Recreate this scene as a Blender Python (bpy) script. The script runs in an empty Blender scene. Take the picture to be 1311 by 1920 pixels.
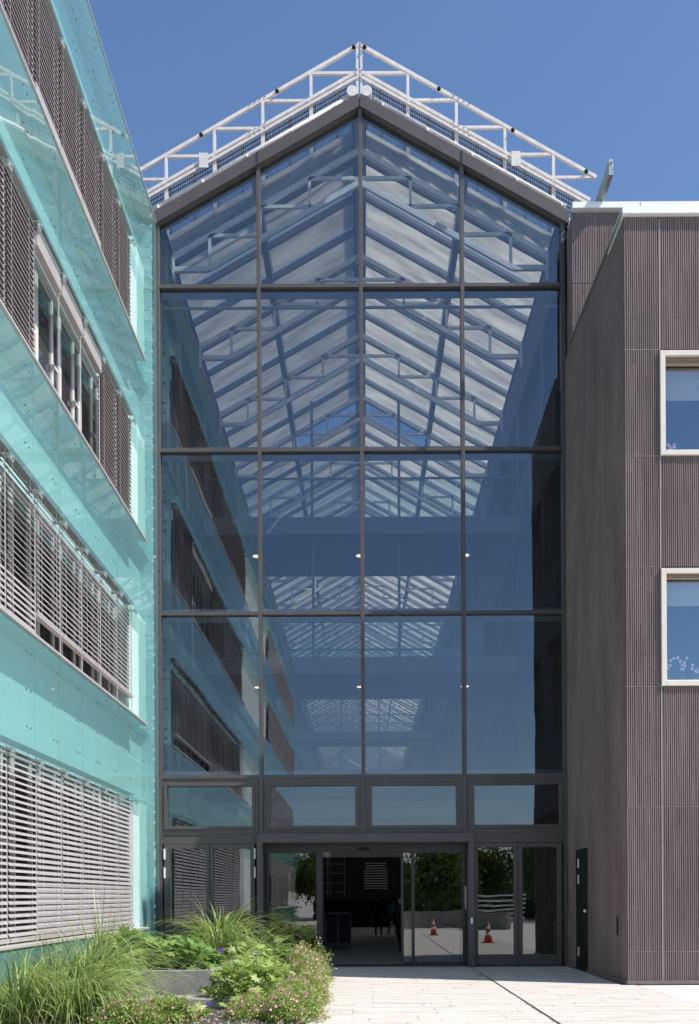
import bpy, math, random
from mathutils import Vector, Matrix
random.seed(7)
R = math.radians
scene = bpy.context.scene
C = scene.collection

# ------------------------------------------------------------------ camera, sky, sun, exposure
cd = bpy.data.cameras.new('camera'); cam = bpy.data.objects.new('camera', cd); C.objects.link(cam)
cd.sensor_fit = 'VERTICAL'; cd.sensor_height = 36; cd.sensor_width = 24.58
cd.lens = 1906/1920*36; cd.shift_x = -26.5/1920; cd.shift_y = 722/1920
cd.clip_start = 0.05; cd.clip_end = 3000
cam.location = (0, 0, 1.65); cam.rotation_euler = (R(90), R(0.3), 0)
scene.camera = cam
SUN = Vector((1, -0.41, 1.3)).normalized()                  # towards the sun
el = math.asin(SUN.z); az = math.atan2(SUN.x, SUN.y)        # clockwise from +Y
w = bpy.data.worlds.new('World'); scene.world = w; w.use_nodes = True
nt = w.node_tree; bg = nt.nodes['Background']
sky = nt.nodes.new('ShaderNodeTexSky'); sky.sky_type = 'NISHITA'; sky.sun_disc = False
sky.sun_elevation = el; sky.sun_rotation = az
sky.altitude = 300; sky.air_density = 1.0; sky.dust_density = .4; sky.ozone_density = 5.5
nt.links.new(sky.outputs[0], bg.inputs[0]); bg.inputs[1].default_value = 0.112
sd = bpy.data.lights.new('sun', 'SUN'); sun = bpy.data.objects.new('sun', sd); C.objects.link(sun)
sd.energy = 4.6; sd.angle = R(0.53); sd.color = (1.0, 0.95, 0.88)
sun.rotation_euler = (-SUN).to_track_quat('-Z', 'Y').to_euler()
sun.location = (20, -10, 40)
scene.view_settings.view_transform = 'Standard'; scene.view_settings.look = 'None'
scene.view_settings.gamma = 1; scene.view_settings.use_curve_mapping = False
scene.view_settings.exposure = 0.70
scene.render.engine = 'CYCLES'
scene.cycles.transparent_max_bounces = 24; scene.cycles.max_bounces = 8
scene.cycles.transmission_bounces = 8; scene.cycles.glossy_bounces = 5

# ------------------------------------------------------------------ materials
def srgb(r, g, b): return tuple((c/255/12.92 if c/255 <= .04045 else ((c/255+.055)/1.055)**2.4) for c in (r, g, b))
def mat(name, col, rough=.5, metal=0, var=.12, scale=6, bump=0, bscale=60, stretch=(1, 1, 1), spec=.5, coords='Object', coat=0):
    m = bpy.data.materials.new(name); m.use_nodes = True
    n = m.node_tree; b = n.nodes['Principled BSDF']
    b.inputs['Roughness'].default_value = rough; b.inputs['Metallic'].default_value = metal
    b.inputs['Specular IOR Level'].default_value = spec; b.inputs['Coat Weight'].default_value = coat
    tc = n.nodes.new('ShaderNodeNewGeometry'); mp = n.nodes.new('ShaderNodeMapping')
    mp.inputs['Scale'].default_value = stretch
    n.links.new(tc.outputs['Position'], mp.inputs[0])
    nz = n.nodes.new('ShaderNodeTexNoise'); nz.inputs['Scale'].default_value = scale
    nz.inputs['Detail'].default_value = 5; n.links.new(mp.outputs[0], nz.inputs['Vector'])
    rp = n.nodes.new('ShaderNodeMapRange')
    rp.inputs['From Min'].default_value = .3; rp.inputs['From Max'].default_value = .7
    rp.inputs['To Min'].default_value = 1-var; rp.inputs['To Max'].default_value = 1+var
    n.links.new(nz.outputs['Fac'], rp.inputs['Value'])
    mx = n.nodes.new('ShaderNodeVectorMath'); mx.operation = 'SCALE'
    mx.inputs[0].default_value = col[:3]; n.links.new(rp.outputs[0], mx.inputs['Scale'])
    n.links.new(mx.outputs[0], b.inputs['Base Color'])
    if bump:
        bn = n.nodes.new('ShaderNodeTexNoise'); bn.inputs['Scale'].default_value = bscale
        bn.inputs['Detail'].default_value = 4; n.links.new(mp.outputs[0], bn.inputs['Vector'])
        bp = n.nodes.new('ShaderNodeBump'); bp.inputs['Strength'].default_value = bump
        bp.inputs['Distance'].default_value = .01
        n.links.new(bn.outputs['Fac'], bp.inputs['Height']); n.links.new(bp.outputs[0], b.inputs['Normal'])
    return m
def glass(name, tint, refl, wave=0.0, wscale=1.0, rough=0.0, gcol=(1, 1, 1), diff=0.0, dcol=(1, 1, 1)):
    m = bpy.data.materials.new(name); m.use_nodes = True; n = m.node_tree
    for x in list(n.nodes): n.nodes.remove(x)
    out = n.nodes.new('ShaderNodeOutputMaterial')
    tr = n.nodes.new('ShaderNodeBsdfTransparent'); tr.inputs[0].default_value = (*tint, 1)
    gl = n.nodes.new('ShaderNodeBsdfGlossy'); gl.inputs['Roughness'].default_value = rough; gl.inputs[0].default_value = (*gcol, 1)
    lw = n.nodes.new('ShaderNodeLayerWeight'); lw.inputs[0].default_value = .5
    pw = n.nodes.new('ShaderNodeMath'); pw.operation = 'POWER'; pw.inputs[1].default_value = 5
    n.links.new(lw.outputs['Facing'], pw.inputs[0])
    mr = n.nodes.new('ShaderNodeMapRange'); mr.inputs['To Min'].default_value = refl; mr.inputs['To Max'].default_value = 1
    n.links.new(pw.outputs[0], mr.inputs['Value'])
    base = tr
    if diff:
        df = n.nodes.new('ShaderNodeBsdfDiffuse'); df.inputs[0].default_value = (*dcol, 1)
        md = n.nodes.new('ShaderNodeMixShader'); md.inputs[0].default_value = diff
        n.links.new(tr.outputs[0], md.inputs[1]); n.links.new(df.outputs[0], md.inputs[2]); base = md
    mx = n.nodes.new('ShaderNodeMixShader'); n.links.new(mr.outputs[0], mx.inputs[0])
    n.links.new(base.outputs[0], mx.inputs[1]); n.links.new(gl.outputs[0], mx.inputs[2])
    ge = n.nodes.new('ShaderNodeNewGeometry'); cl = n.nodes.new('ShaderNodeBsdfTransparent')
    fin = n.nodes.new('ShaderNodeMixShader'); n.links.new(ge.outputs['Backfacing'], fin.inputs[0])
    n.links.new(mx.outputs[0], fin.inputs[1]); n.links.new(cl.outputs[0], fin.inputs[2])
    n.links.new(fin.outputs[0], out.inputs[0])
    if wave:
        nz = n.nodes.new('ShaderNodeTexNoise'); nz.inputs['Scale'].default_value = wscale; nz.inputs['Detail'].default_value = 1
        n.links.new(ge.outputs['Position'], nz.inputs['Vector'])
        bp = n.nodes.new('ShaderNodeBump'); bp.inputs['Strength'].default_value = 1; bp.inputs['Distance'].default_value = wave
        n.links.new(nz.outputs['Fac'], bp.inputs['Height']); n.links.new(bp.outputs[0], gl.inputs['Normal'])
    return m
def leafmat(name, col, col2, trans=.4, scale=3):
    m = bpy.data.materials.new(name); m.use_nodes = True; n = m.node_tree
    for x in list(n.nodes): n.nodes.remove(x)
    out = n.nodes.new('ShaderNodeOutputMaterial')
    ge = n.nodes.new('ShaderNodeNewGeometry')
    nz = n.nodes.new('ShaderNodeTexNoise'); nz.inputs['Scale'].default_value = scale; nz.inputs['Detail'].default_value = 4
    n.links.new(ge.outputs['Position'], nz.inputs['Vector'])
    oi = n.nodes.new('ShaderNodeMath'); oi.operation = 'ADD'
    rr = n.nodes.new('ShaderNodeMath'); rr.operation = 'MULTIPLY_ADD'; rr.inputs[1].default_value = .5; rr.inputs[2].default_value = -.25
    n.links.new(ge.outputs['Random Per Island'], rr.inputs[0])
    n.links.new(nz.outputs['Fac'], oi.inputs[0]); n.links.new(rr.outputs[0], oi.inputs[1])
    cr = n.nodes.new('ShaderNodeValToRGB'); cr.color_ramp.elements[0].position = .3; cr.color_ramp.elements[1].position = .75
    cr.color_ramp.elements[0].color = (*col, 1); cr.color_ramp.elements[1].color = (*col2, 1)
    n.links.new(oi.outputs[0], cr.inputs[0])
    b = n.nodes.new('ShaderNodeBsdfPrincipled'); b.inputs['Roughness'].default_value = .38; n.links.new(cr.outputs[0], b.inputs['Base Color'])
    t = n.nodes.new('ShaderNodeBsdfTranslucent'); n.links.new(cr.outputs[0], t.inputs[0])
    mx = n.nodes.new('ShaderNodeMixShader'); mx.inputs[0].default_value = trans
    n.links.new(b.outputs[0], mx.inputs[1]); n.links.new(t.outputs[0], mx.inputs[2]); n.links.new(mx.outputs[0], out.inputs[0])
    return m
def emit(name, col, s):
    m = mat(name, col); b = m.node_tree.nodes['Principled BSDF']
    b.inputs['Emission Color'].default_value = (*col, 1); b.inputs['Emission Strength'].default_value = s
    return m

M = dict(
    frame=mat('bronze aluminium', (.088, .074, .071), .45, .15, .08, 3),
    frame_dark=mat('dark bronze aluminium', (.04, .036, .036), .4, .2, .08, 3),
    black=mat('black paint', (.010, .010, .011), .6, 0, .1, spec=.2),
    white=mat('white painted steel', (.62, .57, .545), .45, 0, .12, 9, .15, 30),
    white2=mat('pale blue grey painted steel', (.85, .87, .88), .5, 0, .08, 4),
    galv=mat('galvanised steel', (.36, .38, .38), .4, .6, .25, 14, .1, 40),
    grate=mat('grating steel', (.24, .24, .245), .5, .5, .1),
    coping=mat('white coping sheet', (.8, .8, .79), .4, .1, .04, 2),
    brick=mat('brown ribbed ceramic', (.208, .158, .153), .8, 0, .2, 1.2, .12, 60, (1, 1, .3), .25),
    brick_back=mat('brown mortar', (.07, .058, .057), .8, 0, .2, 4, .3, 80),
    plinth=mat('brown plinth metal', (.17, .13, .13), .5, 0, .08, 5),
    joint=mat('pale joint', (.42, .36, .35), .6, 0, .1),
    teal=mat('pale turquoise wall panel', (.61, .69, .68), .55, 0, .05, 1.2),
    tealw=mat('whitish turquoise panel', (.44, .60, .585), .5, 0, .05, 1.2),
    sill=mat('aluminium sill', (.52, .49, .48), .4, .3, .08, 5),
    slat_under=mat('shaded brown slat underside paint', (.13, .115, .115), .5, .1, .06, 3),  # slat undersides, darker and browner than the tops
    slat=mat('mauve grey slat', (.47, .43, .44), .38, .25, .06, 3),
    rail=mat('blind bottom rail', (.46, .42, .41), .4, .3, .06, 3),
    wire=mat('blind guide wire', (.62, .6, .6), .4, .3, .05),
    winframe=mat('window frame', (.62, .6, .58), .45, 0, .05),
    windark=mat('dark window glass', (.03, .032, .036), .04, 0, .1, 1, spec=.9),
    clip=mat('steel clip', (.62, .66, .64), .3, .7, .1),
    clip_dark=mat('dark fixing', (.05, .09, .09), .4, .4, .1),
    creme=mat('cream window frame', (.62, .56, .50), .45, 0, .04),
    wood=mat('brown blind wood', (.34, .25, .18), .5, 0, .2, 10, 0, 60, (1, 1, 12)),
    inner=mat('grey interior plaster', (.075, .088, .11), .7, 0, .06, 1),
    inner_l=mat('light interior panel', (.42, .45, .48), .7, 0, .06, 1),
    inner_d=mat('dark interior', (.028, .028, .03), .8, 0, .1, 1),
    slab=mat('bridge slab grey', (.24, .28, .34), .7, 0, .06, 1),
    rafter=mat('rafter grey', (.24, .255, .28), .5, 0, .06, 1),
    purlin=mat('purlin grey', (.34, .36, .39), .5, 0, .06, 1),
    pave=mat('pale stone paver', (.50, .46, .425), .75, 0, .17, 1.3, .25, 50, (1, 5, 1)),
    pave2=mat('paler concrete', (.56, .53, .50), .8, 0, .06, 1.5, .2, 60),
    ground=mat('pale ground', (.46, .43, .40), .85, 0, .12, .7, .2, 30),
    floor=mat('interior wood floor', (.34, .31, .28), .45, 0, .2, 1.2, 0, 10, (1, 7, 1)),
    mat=mat('black door mat', (.015, .015, .016), .9, 0, .2, 80),
    soil=mat('dark soil', (.06, .045, .035), .95, 0, .4, 12, .8, 30),
    conc=mat('grey planter concrete', (.25, .245, .235), .75, 0, .2, 4, .3, 40),
    stone=mat('grey gravel', (.26, .26, .28), .8, 0, .4, 20, .4, 50),
    bark=mat('bark', (.09, .07, .05), .9, 0, .3, 8, .6, 30),
    orange=mat('orange cone plastic', (.5, .07, .02), .45, 0, .06),
    reflect=mat('white reflective band', (.8, .8, .8), .4, 0, .04),
    skin=mat('skin', (.5, .3, .22), .6), hair=mat('dark hair', (.03, .02, .015), .7),
    cblack=mat('black cloth', (.012, .012, .014), .9), cblue=mat('sky blue cloth', (.14, .6, .8), .9),
    cnavy=mat('navy cloth', (.02, .03, .08), .9), cwhite=mat('white cloth', (.55, .55, .55), .9),
    lamp=emit('downlight glow', (1, .78, .62), 1.3),
    pink=leafmat('pink petals', (.62, .16, .32), (.85, .42, .55), .35, 14),
    violet=leafmat('violet petals', (.14, .06, .42), (.3, .16, .6), .3, 14),
    orchid=mat('orchid petals', (.85, .55, .68), .6), redleaf=leafmat('reddish seed heads', (.25, .08, .07), (.45, .2, .16), .3, 14),
    g_grass=leafmat('grass blades', (.13, .21, .045), (.44, .54, .20), .45, 6),
    g_grass2=leafmat('fresh grass blades', (.16, .25, .05), (.46, .56, .20), .45, 6),
    g_leaf=leafmat('broad green leaves', (.11, .22, .05), (.29, .42, .12), .4, 6),
    g_lime=leafmat('lime green leaves', (.20, .30, .06), (.42, .52, .17), .42, 6),
    g_tree=leafmat('tree leaves', (.05, .09, .02), (.14, .20, .05), .3, 1.5),
    facade_glass=glass('solar facade glass', (.50, .53, .55), .155, .0034, .8, gcol=(.92, .95, 1.0)),
    door_glass=glass('door glass', (.46, .50, .50), .17, .0016, 1.2),
    teal_glass=glass('turquoise glass', (.63, .88, .87), .075, .0035, .8, diff=.30, dcol=(.24, .49, .475)),
    win_glass=glass('window glass', (.70, .74, .76), .30, .0012, .6, gcol=(.8, .93, 1.0)),
    rail_glass=glass('balustrade glass', (.70, .84, .86), .10),
    roof_clear=glass('clear roof glass', (.75, .82, .88), .08),
)
# roof panel: white translucent glazing
m = bpy.data.materials.new('white translucent roof glazing'); m.use_nodes = True; n = m.node_tree
for x in list(n.nodes): n.nodes.remove(x)
o_ = n.nodes.new('ShaderNodeOutputMaterial'); t_ = n.nodes.new('ShaderNodeBsdfTranslucent'); d_ = n.nodes.new('ShaderNodeBsdfDiffuse')
ge = n.nodes.new('ShaderNodeNewGeometry'); nz = n.nodes.new('ShaderNodeTexNoise'); nz.inputs['Scale'].default_value = 1.6; nz.inputs['Detail'].default_value = 4
mp = n.nodes.new('ShaderNodeMapping'); mp.inputs['Scale'].default_value = (.5, 2.5, .5)
n.links.new(ge.outputs['Position'], mp.inputs[0]); n.links.new(mp.outputs[0], nz.inputs['Vector'])
cr = n.nodes.new('ShaderNodeValToRGB'); cr.color_ramp.elements[0].color = (.58, .57, .53, 1); cr.color_ramp.elements[1].color = (.82, .80, .74, 1)
cr.color_ramp.elements[0].position = .3; cr.color_ramp.elements[1].position = .65
n.links.new(nz.outputs['Fac'], cr.inputs[0]); n.links.new(cr.outputs[0], t_.inputs[0]); n.links.new(cr.outputs[0], d_.inputs[0])
x_ = n.nodes.new('ShaderNodeMixShader'); x_.inputs[0].default_value = .3
n.links.new(t_.outputs[0], x_.inputs[1]); n.links.new(d_.outputs[0], x_.inputs[2]); n.links.new(x_.outputs[0], o_.inputs[0])
M['roof_panel'] = m

# ------------------------------------------------------------------ mesh helpers
class MB:
    def __init__(s): s.v = []; s.f = []; s.m = []
    def add(s, vs, fs, mi=0):
        k = len(s.v); s.v += [tuple(v) for v in vs]; s.f += [tuple(i+k for i in f) for f in fs]; s.m += [mi]*len(fs); return s
    def box(s, x0, x1, y0, y1, z0, z1, mi=0):
        return s.add([(x0, y0, z0), (x1, y0, z0), (x1, y1, z0), (x0, y1, z0), (x0, y0, z1), (x1, y0, z1), (x1, y1, z1), (x0, y1, z1)],
                     [(0, 3, 2, 1), (4, 5, 6, 7), (0, 1, 5, 4), (1, 2, 6, 5), (2, 3, 7, 6), (3, 0, 4, 7)], mi)
    def bar(s, a, b, w, h=None, mi=0, up=(0, 0, 1)):      # square bar from a to b
        a = Vector(a); b = Vector(b); d = (b-a).normalized(); up = Vector(up)
        if abs(d.dot(up)) > .98: up = Vector((0, 1, 0))
        u = d.cross(up).normalized(); v = u.cross(d); h = h or w
        c = [u*w/2*i + v*h/2*j for i, j in ((-1, -1), (1, -1), (1, 1), (-1, 1))]
        return s.add([a+q for q in c]+[b+q for q in c], [(0, 1, 2, 3), (7, 6, 5, 4), (0, 4, 5, 1), (1, 5, 6, 2), (2, 6, 7, 3), (3, 7, 4, 0)], mi)
    def tube(s, a, b, r, r2=None, n=8, mi=0):
        a = Vector(a); b = Vector(b); d = (b-a).normalized(); r2 = r if r2 is None else r2
        u = d.orthogonal().normalized(); v = d.cross(u)
        A = [a+(u*math.cos(t)+v*math.sin(t))*r for t in [2*math.pi*i/n for i in range(n)]]
        B = [b+(u*math.cos(t)+v*math.sin(t))*r2 for t in [2*math.pi*i/n for i in range(n)]]
        return s.add(A+B, [tuple(range(n))[::-1], tuple(range(n, 2*n))]+[(i, (i+1) % n, n+(i+1) % n, n+i) for i in range(n)], mi)
    def lathe(s, prof, n=12, c=(0, 0, 0), mi=0):
        vs = [(c[0]+r*math.cos(2*math.pi*i/n), c[1]+r*math.sin(2*math.pi*i/n), c[2]+z) for r, z in prof for i in range(n)]
        fs = [(j*n+i, j*n+(i+1) % n, (j+1)*n+(i+1) % n, (j+1)*n+i) for j in range(len(prof)-1) for i in range(n)]
        fs += [tuple(range(n))[::-1], tuple(range((len(prof)-1)*n, len(prof)*n))]
        return s.add(vs, fs, mi)
    def ball(s, c, r, n=8, mi=0):
        return s.lathe([(max(1e-4, r*math.sin(math.pi*k/6)), -r*math.cos(math.pi*k/6)) for k in range(7)], n, c, mi)
    def prism(s, poly, y0, y1, mi=0):                       # polygon of (x,z), counter-clockwise seen from -y
        n = len(poly)
        return s.add([(x, y0, z) for x, z in poly]+[(x, y1, z) for x, z in poly],
                     [tuple(range(n)), tuple(range(n, 2*n))[::-1]]+[(i, n+i, n+(i+1) % n, (i+1) % n) for i in range(n)], mi)
    def mesh(s, name, mats, smooth=False):
        me = bpy.data.meshes.new(name); me.from_pydata(s.v, [], s.f)
        for mm in (mats if isinstance(mats, (list, tuple)) else [mats]): me.materials.append(mm)
        if any(s.m): me.polygons.foreach_set('material_index', s.m)
        if smooth: me.polygons.foreach_set('use_smooth', [True]*len(me.polygons))
        me.update(); return me
    def build(s, name, mats, parent=None, smooth=False, loc=None, rot=None):
        return link(name, s.mesh(name, mats, smooth), parent, loc, rot)
def link(name, me, parent=None, loc=None, rot=None):
    o = bpy.data.objects.new(name, me); C.objects.link(o)
    if parent: o.parent = parent
    if loc: o.location = loc
    if rot: o.rotation_euler = rot
    return o
def tag(o, label=None, cat=None, group=None, kind=None):
    for k, v in (('label', label), ('category', cat), ('group', group), ('kind', kind)):
        if v: o[k] = v
    return o
def empty(name, label, cat, group=None, loc=(0, 0, 0), rz=0):
    o = bpy.data.objects.new(name, None); C.objects.link(o); o.location = loc; o.rotation_euler = (0, 0, rz); o.empty_display_size = .2
    return tag(o, label, cat, group)
def bevel(o, wd=.006, seg=1):
    b = o.modifiers.new('bevel', 'BEVEL'); b.width = wd; b.segments = seg; b.limit_method = 'ANGLE'
    return o
def struct(name, mb, m, smooth=False): return tag(mb.build(name, m, None, smooth), kind='structure')

# ------------------------------------------------------------------ the setting: ground
struct('ground', MB().box(-600, 600, -600, 900, -.30, -.045), M['ground'])
struct('paving_bed', MB().box(-.78, 5.03, 4, 23.3, -.044, -.016), M['conc'])
pavement = tag(MB().box(5.045, 30, -14, 18.72, -.044, -.004).build('pavement', M['pave2']), kind='structure')
pm = {}
def paver(L):
    if L not in pm:
        pm[L] = MB().box(0, L, 0, .296, -.03, 0).mesh('paver', M['pave'])
    return pm[L]
court = bpy.data.objects.new('paved_court', None); C.objects.link(court); tag(court, kind='structure')
rest = MB(); cnt = 0
y = 23.86; k = 0
while y > 4:
    y -= .30
    for x0, x1 in ((-.76, 2.495), (2.545, 4.76 if y > 18.6 else 5.025)):
        x = x0; off = random.choice((.3, .6, .9, 1.2))
        while x < x1-.02:
            L = round(min(off, x1-x), 2)
            dz = random.uniform(-.0025, .0025)
            if y > 12.4 and cnt < 296:
                if L < .03: break
                o = link('paver', paver(max(.05, L-.006)), court, (x, y, dz)); cnt += 1
            else: rest.box(x, x+L-.006, y, y+.292, -.03, dz)
            x += L; off = 1.2
tag(rest.build('paver_field', M['pave'], court), kind='stuff')
struct('threshold', MB().box(-4.75, 4.75, 23.862, 24.3, -.04, -.004), M['conc'])
dr = empty('slot_drain', 'thin dark slot drain running straight towards the entrance across the pale paving', 'drain')
MB().box(2.508, 2.532, 12, 21.0, -.03, -.012).build('slot', M['black'], dr)
MB().box(2.497, 2.506, 12, 21.0, -.03, .002).build('edge_strip', M['galv'], dr)
MB().box(2.534, 2.543, 12, 21.0, -.03, .002).build('edge_strip', M['galv'], dr)
MB().box(2.38, 2.50, 21.03, 21.33, -.02, .003).build('drain_cover', M['grate'], dr)

# ------------------------------------------------------------------ left office building (turquoise glass)
A = empty('glass_office_building', 'turquoise glass clad office building with grey outside blinds on the left of the entrance', 'building')
YE, BAY = 21.63, 1.27
rows = [(1.02, 3.86), (5.53, 7.91), (9.61, 11.94), (13.61, 15.76)]
bands = [(-.02, 1.02), (3.86, 5.53), (7.91, 9.61), (11.94, 13.61), (15.76, 17.46)]
YB, YM0, YM1, YW2 = -26., YE-12*BAY, -5., -24.
wall = MB()
wall.box(-20, -5.9, YB, 23.9, -.02, 17.40)                        # core
for z0, z1 in bands: wall.box(-5.9, -5.20, YB, 23.88, z0, z1-(.06 if z1 < 17 else 0))
for z0, z1 in rows:
    wall.box(-5.9, -5.05, YM1+.01, YM0, z0-.06, z1)
wall.box(-5.9, -4.90, 23.80, 23.88, -.02, 17.40); wall.build('wall', M['teal'], A)
for z0, z1 in rows: MB().box(-5.9, -4.98, YE+.02, 23.87, z0-.055, z1-.005).build('corner_panel', M['tealw'], A)
mb = MB()
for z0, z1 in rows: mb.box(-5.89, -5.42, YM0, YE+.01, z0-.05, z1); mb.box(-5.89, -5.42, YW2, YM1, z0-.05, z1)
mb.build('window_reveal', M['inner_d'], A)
rf = MB().box(-20, -4.78, YB, 23.86, 17.475, 17.53).build('roof_edge', M['galv'], A)
for z0, z1 in rows:
    bevel(MB().box(-5.42, -4.765, YM0, 22.53, z0-.058, z0-.005).build('sill', M['sill'], A), .008)
    bevel(MB().box(-5.42, -4.765, YW2, YM1, z0-.058, z0-.005).build('sill', M['sill'], A), .008)
    MB().box(-5.04, -4.83, YM0, YE, z1-.02, z1-.012).build('blind_header', M['rail'], A)
# glass skin panes: real sheets, two rows per band
for bi, (z0, z1) in enumerate(bands):
    lo = z0-.16 if bi else 0.05
    hi = z1-.07 if bi < 4 else z1
    zs = [lo, (lo+hi)/2, hi] if bi else [lo, hi]
    y1 = 22.5
    while y1 > YB+.5:
        y0 = max(y1-2*BAY, YB)
        for a, b in zip(zs, zs[1:]):
            w_ = (y1-y0-.012)/2; h_ = (b-a-.010)/2
            o = MB().box(-.006, .006, -w_, w_, -h_, h_).build('glass_pane', M['teal_glass'], A, loc=(-4.8, (y0+y1)/2, (a+b)/2))
            o.rotation_euler = (0, R(random.uniform(-.12, .12)), R(random.uniform(-.12, .12)))
        y1 -= 2*BAY
y0 = 0.05
for z0, z1 in [(.05, 3.8), (3.81, 7.85), (7.86, 11.9), (11.91, 15.7), (15.71, 17.46)]:
    MB().box(-4.806, -4.794, 22.54, 23.30, z0, z1).build('glass_pane', M['teal_glass'], A)
    MB().box(-4.806, -4.794, 23.33, 23.86, z0, z1).build('glass_pane', M['teal_glass'], A)
# fixings
cm = MB().box(-.012, .03, -.035, .035, -.012, .012).box(-.2, -.012, -.01, .01, -.008, .008).box(.012, .026, -.012, .012, -.035, .035).mesh('glass_fixing', M['clip'])
cdm = MB().ball((0, 0, 0), .012, 6).mesh('glass_fixing', M['clip_dark'])
for bi, (z0, z1) in enumerate(bands):
    for k in range(10):
        yy = 22.2-k*BAY
        for zz in ((z0+.25, z0+.78, z1-.35) if bi else (.4,)):
            for dy in (-.09, .09): link('glass_fixing', cdm, A, (-4.79, yy+dy, zz))
zz = .5
while zz < 17.3:
    for dz in (0, .24):
        link('edge_clip', cm, A, (-4.80, 23.32, zz+dz))
    zz += .72
# windows behind the blinds and the blinds
def winframe(W, H):
    m = MB(); t = .06
    m.box(-.05, .03, 0, t, 0, H); m.box(-.05, .03, W-t, W, 0, H); m.box(-.05, .028, t, W-t, 0, t); m.box(-.05, .028, t, W-t, H-t, H)
    m.box(-.04, .035, W*.62, W*.62+.07, t, H-t); m.box(-.04, .02, W*.62+.07, W-t, H*.52, H*.52+.04)
    return m
hang = {}
for ri, (z0, z1) in enumerate(rows):
    H = z1-z0-.02; fm = winframe(BAY-.02, H).mesh('window', M['winframe'])
    gm = MB().box(-.01, .005, .055, BAY-.075, .055, H-.055).mesh('pane', M['windark'])
    hm = MB().box(-.008, .05, 0, .03, -.05, .05).mesh('handle', M['galv'])
    for b in range(12):
        yb = YE-(b+1)*BAY
        wv = link('window', fm, A, (-5.30, yb+.01, z0)); link('pane', gm, wv)
        link('handle', hm, wv, (.03, BAY*.6, 1.1))
# bracket at each bay top
bm_ = MB().box(-.20, .02, -.05, .05, 0, .025).box(-.01, .012, -.07, .07, -.06, .025).box(.01, .03, -.02, .04, -.03, 0).mesh('bracket', M['clip'])
SP = .09
def slatmesh(L, ang, tw=.0):
    m = MB(); wd = .084; n = 4; pts = []
    for i in range(n+1):
        t = i/n-.5; pts.append((t*wd, -.013*(4*t*t)))
    ca, sa = math.cos(ang), math.sin(ang)
    q = [(x*ca+z*sa, -x*sa+z*ca) for x, z in pts]           # outer (+x) edge dips down
    up = [(x+.0006*sa, z+.0006*ca) for x, z in q]; dn = [(x-.0006*sa, z-.0006*ca) for x, z in q]
    vs = [(x, 0, z) for x, z in up]+[(x, L, z) for x, z in up]+[(x, 0, z) for x, z in dn]+[(x, L, z) for x, z in dn]
    k = n+1; fs = []; mi_ = []
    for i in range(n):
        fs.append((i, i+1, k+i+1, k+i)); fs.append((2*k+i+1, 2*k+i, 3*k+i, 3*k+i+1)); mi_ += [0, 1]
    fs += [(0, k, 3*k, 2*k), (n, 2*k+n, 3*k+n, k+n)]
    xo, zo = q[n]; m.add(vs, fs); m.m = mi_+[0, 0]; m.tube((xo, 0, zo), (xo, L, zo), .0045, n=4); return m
smesh = {}
def sm(a):
    a = round(a/3)*3
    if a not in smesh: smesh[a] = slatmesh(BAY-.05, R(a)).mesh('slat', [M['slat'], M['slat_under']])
    return smesh[a]
# per row, per bay: (drop bottom height above sill, upper tilt, lower tilt, split height fraction)
def blind_spec(ri, b):
    if ri == 0: return (.05, 38 if b > 4 else 52, 42 if b > 4 else 74, .33)
    if ri == 1: return (.05 if b > 4 else .40, 35 if b > 4 else 44, 58 if b > 4 else 44, .3)
    if ri == 2: return (2.05, 12, 12, 0) if b in (2, 3, 4) else (.06, 14, 14, 0)
    return (.28 if b in (2, 3, 4) else .06, 12, 12, 0)
railm = MB().box(-.045, .045, 0, BAY-.05, -.03, .03).mesh('bottom_rail', M['rail'])
bigrail = MB().box(-.055, .055, 0, BAY-.05, -.16, .06).mesh('bottom_rail', M['rail'])
for ri, (z0, z1) in enumerate(rows):
    for b in range(12):
        yb = YE-(b+1)*BAY
        bot, ta, tb, split = blind_spec(ri, b)
        top = z1-.06; zb = z0+bot
        cords = MB()
        for cy in (.22, .24, BAY-.30, BAY-.28): cords.box(-4.945, -4.942, yb+cy, yb+cy+.006, zb, top); 
        for cy in (.23, BAY-.29): cords.box(-4.885, -4.882, yb+cy, yb+cy+.006, zb, top)
        bl = cords.build('outside_blind', M['wire'], A)
        link('bottom_rail', bigrail if ri == 2 and bot > 1 or (ri == 3 and bot > .1) else railm, bl, (-4.915, yb+.025, zb))
        tot = int((top-zb)/SP); near = yb > 12
        lump = MB()
        for k in range(1, tot):
            z = zb+k*SP; fr = (z-z0)/(z1-z0)
            a = (tb if fr < split else ta)+random.uniform(-1.5, 1.5)
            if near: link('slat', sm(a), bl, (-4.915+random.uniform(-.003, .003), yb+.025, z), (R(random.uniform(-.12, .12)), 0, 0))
            else:
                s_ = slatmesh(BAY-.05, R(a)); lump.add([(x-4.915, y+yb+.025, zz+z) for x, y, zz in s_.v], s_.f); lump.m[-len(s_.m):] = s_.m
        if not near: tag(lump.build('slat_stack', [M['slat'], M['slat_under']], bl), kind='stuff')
        if bot > 1:                                           # raised pack of slats
            pk = MB()
            for k in range(9): pk.box(-4.955, -4.875, yb+.03, yb+BAY-.03, top-.03-.012*k, top-.024-.012*k)
            pk.build('slat_pack', M['slat'], bl)
    for b in range(13):
        yb = YE-b*BAY
        MB().box(-4.922, -4.908, yb-.006, yb+.006, z0, z1-.05).build('guide_rail', M['wire'], A)
        link('bracket', bm_, A, (-4.82, yb, z1-.15+.0))
    lump = MB()                                               # the wing behind the camera, seen only in reflections
    for k in range(1, int((z1-z0)/.1)):
        lump.box(-4.95, -4.88, YW2, YM1, z0+k*.1, z0+k*.1+.03)
    tag(lump.build('far_blinds', M['slat'], A), kind='stuff')
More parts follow.
